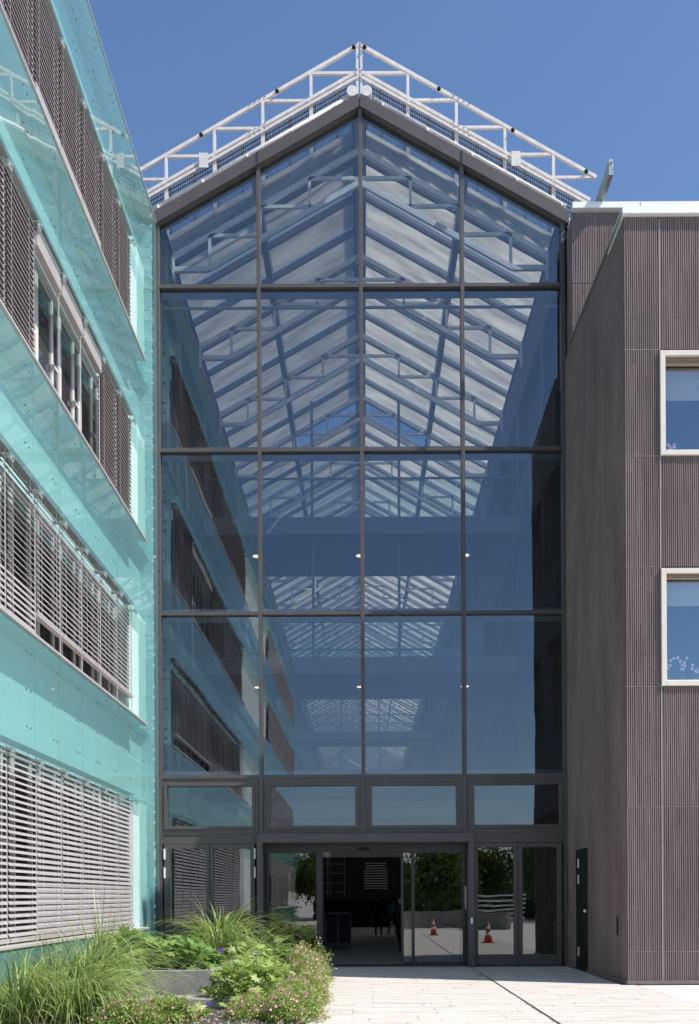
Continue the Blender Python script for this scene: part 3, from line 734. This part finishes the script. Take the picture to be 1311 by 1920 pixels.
# ------------------------------------------------------------------ gantry on top of the roof
Gn = empty('maintenance_gantry', 'white steel stepped truss gantry spanning the glazed gable roof', 'gantry')
YG = 24.75; gs = .567
def gz(x, off): return 22.40-off-gs*abs(x)
for yy, tg in ((YG, 0),):
    for s in (-1, 1):
        e = 5.75
        MB().bar((0, yy, gz(0, 0)), (s*e, yy, gz(e, 0)), .078, .078).build('top_chord', M['white'], Gn)
        MB().bar((0, yy, gz(0, .64)), (s*5.6, yy, gz(5.6, .64)), .072, .07).build('lower_chord', M['white'], Gn)
        MB().bar((0, yy-.02, gz(0, .78)), (s*5.6, yy-.02, gz(5.6, .78)), .068, .066).build('lower_chord', M['white'], Gn)
        MB().bar((0, yy+.75, gz(0, .80)), (s*5.5, yy+.75, gz(5.5, .80)), .06, .075).build('rear_chord', M['white'], Gn)
        for k in range(1, 5):
            x = 1.178*k
            MB().bar((s*x, yy, gz(x, 0)-.03), (s*x, yy, gz(x, .66)), .068).build('post', M['white'], Gn)
            MB().bar((s*x, yy, gz(x, .03)), (s*(x-1.178), yy, gz(x, .03)), .064).build('step_bar', M['white'], Gn)
            MB().bar((s*x, yy+.03, gz(x, .66)), (s*x, yy+.05, rr(x)+.02), .09).build('stanchion', M['white'], Gn)
            MB().bar((s*x, yy, gz(x, .75)), (s*x, yy+.75, gz(x, .83)), .06).build('cross_tie', M['white'], Gn)
        MB().bar((s*5.75, yy, gz(5.75, 0)), (s*(5.75-1.178), yy, gz(5.75, 0)+.0), .06).build('step_bar', M['white'], Gn)
        MB().bar((s*.05, yy, gz(0, 0)), (s*.05, yy, gz(0, 1.4)), .06).build('post', M['white'], Gn)
        # bolts and joints
        jb = MB()
        for x in (.06, 2.30, 2.42, 2.54, 2.66):
            for off in (.0, .64, .78): jb.ball((s*x, yy-.05, gz(x, off)+.03), .018, 6)
        tag(jb.build('bolt_heads', M['grate'], Gn), kind='stuff')
        MB().box(-.11, .11, -.01, .01, -.18, .18).build('joint_plate', M['white'], Gn, loc=(s*3.79, yy-.08, gz(3.79, .70)))
        # grating walkway: slope-following mesh with cleats
        g_ = MB(); n_ = 90
        for i in range(n_):
            x = .25+(5.2-.25)*i/n_; g_.bar((s*x, yy+.06, gz(x, .80)), (s*x, yy+.06, rr(x)+.12), .022)
        for j in range(7):
            off = .84+j*.11; 
            g_.bar((s*.2, yy+.06, gz(.2, off)), (s*5.2, yy+.06, gz(5.2, off)), .022)
        tag(g_.build('grating', M['grate'], Gn), kind='stuff')
        x = .5
        while x < 5.3:
            MB().bar((s*x, yy+.10, gz(x, .76)), (s*(x+.06), yy+.5, rr(x)+.16), .07, .13).build('tread', M['galv'], Gn)
            x += .59
for x, off in ((-.13, 0), (.13, 0), (-2.0, 0), (-3.85, 0), (1.93, 0), (3.72, 0), (5.5, 0)):
    MB().ball((x, YG-.06, gz(x, off)-.03), .05, 10).build('clamp', M['black'], Gn)
for s in (-1, 1):
    sb = empty('awning_tube', ['white round awning tube lying along the left slope of the gable', 'white round awning tube lying along the right slope of the gable'][s > 0], 'awning', 'awning tubes on the gable', (0, 23.98, 0))
    MB().tube((s*.33, 0, rz(.33, -.14)), (s*4.85, 0, rz(4.85, -.14)), .045, n=12).build('tube', M['white'], sb, True)
    MB().tube((s*.17, -.10, 20.60), (s*.17, .12, 20.60), .125, n=20).build('motor_drum', M['white'], sb)
    MB().bar((s*.3, 0, rz(.3, -.05)), (s*4.86, 0, rz(4.86, -.05)), .05, .03).build('base_rail', M['white'], sb)
    for k in range(5):
        x = .55+k*1.05
        MB().box(-.02, .02, -.08, .0, -.07, .0).build('bracket', M['coping'], sb, loc=(s*x, -.01, rz(x, -.12)))

lt = MB()
for k in range(46):
    x, y = random.uniform(-.6, 4.9), random.uniform(12.8, 23.5) ; r = random.uniform(.012, .035); a = random.uniform(0, 6.28)
    lt.add([(x+r*math.cos(a), y+r*math.sin(a), .006), (x-r*.4*math.sin(a), y+r*.4*math.cos(a), .014), (x-r*math.cos(a), y-r*math.sin(a), .006), (x+r*.4*math.sin(a), y-r*.4*math.cos(a), .010)], [(0, 1, 2, 3)])
tag(lt.build('leaf_litter', M['bark']), 'few tiny dry leaves scattered on the pale paving', 'leaves', kind='stuff')
# ------------------------------------------------------------------ people
def person(loc, rz_, label, top, legs, h=1.75, shorts=False, bag=False):
    J = {'pel': (0, 0, .95), 'wai': (0, 0, 1.12), 'che': (0, .01, 1.35), 'nec': (0, .0, 1.50), 'hea': (0, .02, 1.58), 'crn': (0, .02, 1.70),
         'hl': (-.10, 0, .90), 'hr': (.10, 0, .90), 'kl': (-.11, .14, .50), 'kr': (.11, -.04, .50), 'al': (-.11, .10, .09), 'ar': (.11, -.25, .13),
         'tl': (-.12, .26, .05), 'tr': (.12, -.12, .05), 'sl': (-.19, 0, 1.43), 'sr': (.19, 0, 1.43), 'el': (-.25, -.04, 1.15), 'er': (.25, .0, 1.15),
         'wl': (-.25, .10, .93), 'wr': (.25, .12, .95), 'fl': (-.24, .13, .85), 'fr': (.24, .16, .87)}
    rad = {'pel': .145, 'wai': .13, 'che': .15, 'nec': .055, 'hea': .085, 'crn': .075, 'hl': .095, 'hr': .095, 'kl': .058, 'kr': .058, 'al': .04, 'ar': .04,
           'tl': .035, 'tr': .035, 'sl': .062, 'sr': .062, 'el': .042, 'er': .042, 'wl': .028, 'wr': .028, 'fl': .035, 'fr': .035}
    E = [('pel', 'wai'), ('wai', 'che'), ('che', 'nec'), ('nec', 'hea'), ('hea', 'crn'), ('pel', 'hl'), ('pel', 'hr'), ('hl', 'kl'), ('kl', 'al'), ('al', 'tl'),
         ('hr', 'kr'), ('kr', 'ar'), ('ar', 'tr'), ('che', 'sl'), ('che', 'sr'), ('sl', 'el'), ('el', 'wl'), ('wl', 'fl'), ('sr', 'er'), ('er', 'wr'), ('wr', 'fr')]
    ks = list(J); me = bpy.data.meshes.new('person'); me.from_pydata([J[k] for k in ks], [(ks.index(a), ks.index(b)) for a, b in E], [])
    o = bpy.data.objects.new('tmp', me); C.objects.link(o)
    md = o.modifiers.new('skin', 'SKIN'); sv = me.skin_vertices[0].data
    for i, k in enumerate(ks): sv[i].radius = (rad[k], rad[k]*(.8 if k in ('che', 'pel', 'wai') else 1)); sv[i].use_root = (k == 'pel')
    o.modifiers.new('sub', 'SUBSURF').levels = 2
    dg = bpy.context.evaluated_depsgraph_get(); em = bpy.data.meshes.new_from_object(o.evaluated_get(dg)); bpy.data.objects.remove(o)
    for k in (top, legs, M['skin'], M['cblack']): em.materials.append(k)
    for p in em.polygons:
        c = p.center
        p.use_smooth = True
        arm = abs(c.x) > .215 and c.z < 1.45
        if c.z > 1.50 or (arm and c.z < (1.22 if shorts else .97)): p.material_index = 2
        elif c.z > 1.0 or arm: p.material_index = 0
        elif c.z < .10: p.material_index = 3
        elif shorts and c.z < .5: p.material_index = 2
        else: p.material_index = 1
    b = link('person', em, None, loc, (0, 0, rz_)); b.scale = (h/1.78,)*3
    tag(b, label, 'person')
    hr = MB().ball((0, .0, 0), .105, 12); ho = hr.build('hair', M['hair'], b, True, loc=(0, .0, 1.68)); ho.scale = (.85, .95, .95)
    if bag: bevel(MB().box(-.02, .16, -.07, .05, -.2, .15).build('shoulder_bag', M['cblack'], b, loc=(.22, 0, 1.05)), .02)
    return b
person((.62, 43, 0), 0, 'person in black clothes walking away through the lobby', M['cblack'], M['cblack'], 1.75, bag=True)
person((1.25, 44, 0), R(200), 'person in a sky blue shirt and navy shorts in the lobby', M['cblue'], M['cnavy'], 1.62, True)
person((1.09, 29.8, 0), R(150), 'person in black standing just inside the right leaf of the sliding door', M['cblack'], M['cblack'], 1.72)

# ------------------------------------------------------------------ planting
tag(MB().box(-4.79, -.80, 8, 22.4, -.04, .03).build('planting_bed', M['soil']), kind='structure')
pl = empty('raised_planter', 'low grey concrete planter holding the leafy plants by the turquoise wall', 'planter')
w_ = MB().box(-4.74, -2.35, 15.9, 15.98, 0, .52).box(-4.74, -4.66, 15.98, 22.3, 0, .52).box(-2.43, -2.35, 15.98, 22.3, 0, .52).box(-4.66, -2.43, 22.22, 22.3, 0, .52)
bevel(w_.build('wall', M['conc'], pl), .008); MB().box(-4.66, -2.43, 15.98, 22.22, 0, .47).build('soil', M['soil'], pl)
ledge = empty('stone_ledge', 'low grey stone ledge in front of the planter', 'ledge')
bevel(MB().box(-3.6, -1.9, 14.9, 15.5, 0.03, .17).build('slab', M['conc'], ledge), .01)
gr = MB()
for k in range(900):
    x, y = random.uniform(-4.5, -2.45), random.uniform(16.0, 17.4); r = random.uniform(.012, .035)
    gr.lathe([(r*.5, -r*.5), (r, 0), (r*.5, r*.5)], 5, (x, y, .48))
for k in range(500):
    x, y = random.uniform(-3.6, -.85), random.uniform(12.8, 15.8); r = random.uniform(.01, .025)
    gr.lathe([(r*.5, -r*.5), (r, 0), (r*.5, r*.5)], 5, (x, y, .035))
tag(gr.build('gravel', M['stone']), 'grey gravel mulch on the planter soil', 'gravel', kind='stuff')
def blade(m, base, az_, L, lean, droop, wd, seg=7, mi=0):
    p = Vector(base); el_ = math.pi/2-lean; d0 = Vector((math.cos(az_), math.sin(az_), 0)); sd_ = Vector((-d0.y, d0.x, 0))
    vs = []; 
    for i in range(seg+1):
        t = i/seg; ww = wd*(1-t**2.2)*(.5+.5*min(1, t*4)); ww = max(ww, .0006)
        tw = sd_*ww/2+Vector((0, 0, ww*.15))
        vs += [p-tw, p+tw]
        p = p+(d0*math.cos(el_)+Vector((0, 0, math.sin(el_))))*(L/seg); el_ -= droop/seg*(.4+1.3*t)
    m.add(vs, [(2*i, 2*i+1, 2*i+3, 2*i+2) for i in range(seg)], mi)
def tuft(name, loc, n_, L, spread, droop, wd, mt, label, group, r0=.15, bias=None):
    m = MB()
    for k in range(n_):
        a = random.uniform(0, 2*math.pi)
        if bias is not None and random.random() < .45: a = random.gauss(bias, .7)
        rr_ = r0*math.sqrt(random.random()); b = (rr_*math.cos(a+random.uniform(-1, 1)), rr_*math.sin(a+random.uniform(-1, 1)), 0)
        blade(m, b, a, L*random.uniform(.55, 1.1), abs(random.gauss(0, spread)), droop*random.uniform(.5, 1.3), wd*random.uniform(.6, 1.2))
    return tag(m.build(name, mt, None, loc=loc), label, 'grass', group)
GG = 'ornamental grass clumps in the bed'
tuft('ornamental_grass', (-4.55, 13.35, .03), 340, 1.4, .6, 3.2, .019, M['g_grass'], 'arching grass clump cut by the left edge of the picture, lowest of all', GG, .2)
tuft('ornamental_grass', (-4.3, 14.1, .03), 400, 1.6, .62, 3.2, .018, M['g_grass'], 'big arching grass clump at the lower left corner of the picture', GG, .2)
tuft('ornamental_grass', (-3.85, 13.5, .03), 420, 1.45, .62, 3.2, .018, M['g_grass2'], 'pale arching grass clump in front, right beside the corner clump', GG, .2, 0)
tuft('ornamental_grass', (-4.1, 15.1, .1), 460, 1.9, .55, 3.0, .017, M['g_grass'], 'tall drooping grass clump leaning over the concrete planter', GG, .2, -.2)
tuft('ornamental_grass', (-2.85, 20.0, .5), 420, 1.5, .5, 2.9, .022, M['g_grass2'], 'fountain shaped grass clump before the left entrance doors', GG, .2)
tuft('ornamental_grass', (-2.25, 20.2, .1), 300, 1.3, .5, 2.3, .022, M['g_grass2'], 'lower grass clump spilling to the right in front of the left doors', GG, .2, 0)
tuft('ornamental_grass', (-4.05, 15.6, .1), 40, 1.85, .12, .6, .02, M['g_grass'], 'few upright blades standing tall against the blinds', GG, .12)
# leafy plants: each leaf is a part
def lobed(r):
    n = 7; vs = [(0, 0, 0)]; ang = [-150+300*i/(2*n) for i in range(2*n+1)]
    for i, a in enumerate(ang):
        q = r*(1 if i % 2 else .55)*(1-.25*abs(a)/150); t = R(a)
        vs.append((q*math.cos(t), q*math.sin(t), -.18*q+(.06*q if i % 2 else 0)))
    return MB().add(vs, [(0, i, i+1) for i in range(1, len(ang))])
lmesh = {}
def leafy(loc, nL, rx, ry, hz, size, mk, label, group='leafy perennials in the bed'):
    if (mk, size) not in lmesh: lmesh[mk, size] = [lobed(size*f).mesh('leaf', M[mk]) for f in (.7, .9, 1.15)]
    t = empty('leafy_plant', label, 'plant', group, loc)
    st = MB()
    for k in range(nL):
        u = random.random()**.6; th = random.uniform(0, 2*math.pi); ph = math.acos(random.uniform(.05, 1))
        d = Vector((math.sin(ph)*math.cos(th)*rx, math.sin(ph)*math.sin(th)*ry, math.cos(ph)*hz))*(.55+.45*u)
        link('leaf', random.choice(lmesh[mk, size]), t, d, (random.gauss(.25, .35)*-1 if d.y < 0 else random.gauss(.1, .3), random.gauss(.35 if d.x > 0 else -.35, .3), random.uniform(0, 6.28)))
        if k % 3 == 0: st.tube((d.x*.15, d.y*.15, 0), d, .004, .002, 4)
    st.build('stems', M['g_leaf'], t)
leafy((-3.85, 16.9, .5), 230, .75, .6, .66, .17, 'g_leaf', 'dark green lobed leaf plant against the turquoise wall, left end of the planter')
leafy((-2.95, 16.8, .5), 200, .65, .6, .55, .17, 'g_leaf', 'green maple leaved plant in the middle of the concrete planter')
leafy((-2.15, 18.6, .1), 150, .75, .8, .80, .13, 'g_lime', 'lime green leafy plant behind the violet flower, right of the planter')
leafy((-1.75, 15.3, .03), 260, .72, .6, .74, .13, 'g_lime', 'lime green spreading plant at the front of the bed')
leafy((-1.75, 17.0, .03), 200, .7, .8, .74, .11, 'g_lime', 'bushy lime plant between planter and pink flowers')
leafy((-2.6, 13.5, .03), 150, .55, .4, .33, .10, 'g_lime', 'low leafy plant at the bottom edge, right of the grasses')
leafy((-1.75, 20.3, .03), 150, .6, .7, .85, .12, 'g_leaf', 'green bush beside the open sliding door')
# broad straplike leaves plant
sp = MB()
for k in range(9): blade(sp, (0, 0, 0), random.uniform(0, 6.28), random.uniform(.35, .6), random.uniform(.4, .9), 1.2, .085, 6)
tag(sp.build('broad_leaf_plant', M['g_leaf'], None, loc=(-2.75, 14.3, .05)), 'plant with long broad dark leaves before the planter ledge', 'plant')
# airy pink flower clouds
def cloud(loc, rx, ry, hz, n_, label, pinkf=.5, seed=0):
    t = empty('flowering_plant', label, 'flowers', 'pink flowering perennials along the path', loc)
    lf = MB(); fl = MB(); st = MB(); rd = MB()
    for k in range(n_):
        th = random.uniform(0, 2*math.pi); ph = math.acos(random.uniform(.0, 1)); lump_ = 1+.22*math.sin(3*th+loc[1])+.15*math.sin(7*th+2*ph); u = .45+.62*random.random()**.5
        c = Vector((math.sin(ph)*math.cos(th)*rx, math.sin(ph)*math.sin(th)*ry, math.cos(ph)*hz))*u*lump_
        for j in range(7):
            q = c+Vector([random.gauss(0, .045) for _ in range(3)]); q.z = max(q.z, .01)
            a = Vector([random.gauss(0, 1) for _ in range(3)]).normalized()*random.uniform(.012, .035); b = a.cross(Vector((random.random(), random.random(), 1))).normalized()*.011
            lf.add([q-a, q+b, q+a, q-b], [(0, 1, 2, 3)])
        if u > .75 and random.random() < pinkf:
            tip = c*1.06+Vector((random.gauss(0, .02), random.gauss(0, .02), random.uniform(0, .05)))
            st.tube(c*.6, tip, .0018, .0012, 3)
            fm_ = fl if random.random() < .75 else rd; s_ = random.uniform(.011, .02)
            nrm_ = Vector((random.gauss(0, .5), -1, random.gauss(.6, .5))).normalized(); e1 = nrm_.orthogonal().normalized(); e2 = nrm_.cross(e1)
            for a in range(5):
                t1 = a*1.2566; d = e1*math.cos(t1)+e2*math.sin(t1); e = nrm_.cross(d)
                fm_.add([tip, tip+d*s_*.7+e*s_*.4, tip+d*s_*1.2, tip+d*s_*.7-e*s_*.4], [(0, 1, 2, 3)])
    tag(lf.build('foliage', M['g_lime'], t), kind='stuff'); tag(fl.build('blossoms', M['pink'], t), kind='stuff')
    tag(rd.build('seed_heads', M['redleaf'], t), kind='stuff'); tag(st.build('stems', M['g_lime'], t), kind='stuff')
cloud((-1.15, 20.0, .03), .42, .8, .60, 1000, 'farthest pink flower cloud beside the sliding door', .5)
cloud((-.98, 17.9, .03), .34, .8, .48, 1000, 'middle pink flower cloud bordering the pale paving', .5)
cloud((-.88, 15.9, .03), .28, .8, .40, 1000, 'pink flower cloud at the bottom of the picture by the paving', .4)
cloud((-1.45, 13.9, .03), .45, .6, .26, 600, 'low pink flower patch at the bottom edge', .5)
cloud((-.98, 13.5, .03), .36, .5, .34, 700, 'small pink flower cloud at the bottom edge closest to the paving', .4)
cloud((-.95, 14.5, .03), .33, .5, .42, 600, 'pink flower cloud over the bed edge just above the bottom one', .4)
cloud((-3.0, 13.3, .03), .7, .45, .28, 700, 'sparse pink flowers in front of the ledge at the bottom edge', .4)
def blossom(loc, r, mk, label, h):
    t = empty('single_flower', label, 'flower', None, loc); s_ = MB().tube((0, 0, 0), (0, 0, h), .004, .003, 5); s_.build('stem', M['g_leaf'], t)
    p = MB()
    for ring in range(2):
        for a in range(6):
            t1 = a*1.047+ring*.5; d = Vector((math.cos(t1), -.25, math.sin(t1)*.9+.2)); e = Vector((-math.sin(t1), 0, math.cos(t1)))
            p.add([(0, -.01*ring, h), Vector((0, 0, h))+d*r*.6+e*r*.3, Vector((0, 0, h))+d*r*(1-.3*ring), Vector((0, 0, h))+d*r*.6-e*r*.3], [(0, 1, 2, 3)])
    p.build('petals', M[mk], t)
blossom((-3.15, 13.6, .03), .045, 'pink', 'single large pink blossom in front of the planter ledge', .34)
blossom((-2.35, 16.7, .1), .06, 'violet', 'violet bellflower standing beside the green maple leaved plant', .68)
blossom((-1.72, 16.2, .1), .04, 'violet', 'violet flower above the lime bush left of the pink flowers', .62)
blossom((-2.35, 13.45, .03), .035, 'violet', 'violet flower at the bottom edge, left of the lime plant', .22)
blossom((-2.05, 13.4, .03), .04, 'violet', 'violet flower at the bottom edge, in front of the lime plant', .22)
# path spotlights
for k, (x, y) in enumerate(((-.80, 20.4), (-.84, 13.35))):
    t = empty('ground_spotlight', ['small dark spotlight at the foot of the pink flowers near the entrance', 'small dark spotlight at the bed edge by the bottom of the picture'][k], 'spotlight', 'ground spotlights along the bed', (x, y, 0))
    MB().lathe([(.055, 0), (.06, .02), (.06, .15), (.05, .16)], 14).build('housing', M['frame_dark'], t, True)
    MB().lathe([(.045, .16), (.045, .167)], 14).build('lens', M['galv'], t)

# ------------------------------------------------------------------ plaza behind the camera (seen in the door glass)
def cone(loc, lab):
    t = empty('traffic_cone', lab, 'traffic cone', 'traffic cones on the forecourt', loc)
    bevel(MB().box(-.2, .2, -.2, .2, 0, .035).build('base', M['orange'], t), .01)
    pr = lambda z: .155-.125*(z/.75)
    MB().lathe([(pr(z), z) for z in (.035, .75)], 18).build('body', M['orange'], t, True)
    for z0, z1 in ((.26, .38), (.50, .60)): MB().lathe([(pr(z0)+.004, z0), (pr(z1)+.004, z1)], 18).build('band', M['reflect'], t, True)
cone((4.38, 12.3, 0), 'orange and white traffic cone mirrored in the right hand entrance door')
cone((2.9, 6.6, 0), 'orange and white traffic cone mirrored in the sliding door')
lw_ = empty('curved_planter_wall', 'curved grey concrete planter wall mirrored in the sliding door', 'wall', loc=(4.2, 3, 0))
cw = MB(); n_ = 14
for i in range(n_):
    a0, a1 = -1.2+2.2*i/n_, -1.2+2.2*(i+1)/n_
    p = [(3.5*math.sin(a)*(1), 3.5-3.5*math.cos(a)) for a in (a0, a1)]; q = [(3.2*math.sin(a), 3.5-3.2*math.cos(a)) for a in (a0, a1)]
    cw.add([(p[0][0], p[0][1]-6, 0), (p[1][0], p[1][1]-6, 0), (q[1][0], q[1][1]-6, 0), (q[0][0], q[0][1]-6, 0)]+[(p[0][0], p[0][1]-6, .9), (p[1][0], p[1][1]-6, .9), (q[1][0], q[1][1]-6, .9), (q[0][0], q[0][1]-6, .9)],
           [(3, 2, 1, 0), (4, 5, 6, 7), (0, 1, 5, 4), (1, 2, 6, 5), (2, 3, 7, 6), (3, 0, 4, 7)])
cw.build('concrete', M['conc'], lw_)
st_ = empty('slatted_bench', 'pale slatted bench stack mirrored in the right hand entrance door', 'bench', loc=(6.2, -8.0, 0))
for k in range(7): MB().box(0, 2.6, 0, .5, .15+k*.25, .24+k*.25).build('slat', M['coping'], st_)
for x in (.1, 2.4): MB().box(x, x+.1, .1, .4, 0, 1.8).build('leg', M['frame_dark'], st_)
def tree(x, y, h, cr_, lab, nleaf=8500):
    h *= .78; t = empty('tree', lab, 'tree', 'trees behind the forecourt', (x, y, -.04))
    tr_ = MB(); th = h*.42
    tr_.tube((0, 0, 0), (.05, 0, th), .16, .11, 8)
    cl_ = []
    for k in range(9):
        a = k*2.4; e = Vector((math.cos(a)*cr_*random.uniform(.3, .75), math.sin(a)*cr_*random.uniform(.3, .75), th+random.uniform(.1, .55)*(h-th)))
        tr_.tube((.05, 0, th*random.uniform(.6, 1)), e, .06, .02, 6); cl_.append(e)
    cl_ += [Vector((random.gauss(0, cr_*.3), random.gauss(0, cr_*.3), random.uniform(th*.9, h*.95))) for _ in range(14)]
    tr_.build('trunk', M['bark'], t)
    m = MB()
    for k in range(nleaf):
        c = random.choice(cl_); q = c+Vector([random.gauss(0, cr_*.2) for _ in range(3)])
        a = Vector([random.gauss(0, 1) for _ in range(3)]).normalized()*random.uniform(.08, .17); b = a.orthogonal().normalized()*.085
        m.add([q-a, q+b, q+a, q-b], [(0, 1, 2, 3)])
    m.build('crown', M['g_tree'], t)
lab = ['slim tree', 'tall full tree', 'round tree', 'broad tree', 'loose airy tree', 'dense dark tree', 'young tree', 'high spreading tree']
spots = [(-3.5, -26, 6.0, 2.2), (-.8, -30, 7.0, 2.4), (2.2, -20, 5.2, 1.8), (5.2, -22, 6.3, 2.6), (8.5, -27, 6.5, 2.8), (12.5, -24, 6.8, 3), (16, -30, 8, 3.2), (-2, -38, 8, 3)]
place = ['at the left end of the row', 'second in the row', 'in front of the row mirrored in the sliding door', 'mirrored beside the concrete planter wall', 'mirrored in the right hand door', 'to the right behind the forecourt', 'at the far right end', 'behind the left end of the row']
for (x, y, h, c_), l, p_ in zip(spots, lab, place): tree(x, y, h, c_, l+' '+p_)
hd = MB()
for k in range(14000):
    q = Vector((random.uniform(-4, 22), random.gauss(-33, 1.2), random.uniform(0, 2.6)))
    a = Vector([random.gauss(0, 1) for _ in range(3)]).normalized()*.2; b = a.orthogonal().normalized()*.12
    hd.add([q-a, q+b, q+a, q-b], [(0, 1, 2, 3)])
tag(hd.build('hedge', M['g_tree']), 'long green hedge closing the forecourt behind the trees', 'hedge', kind='stuff')
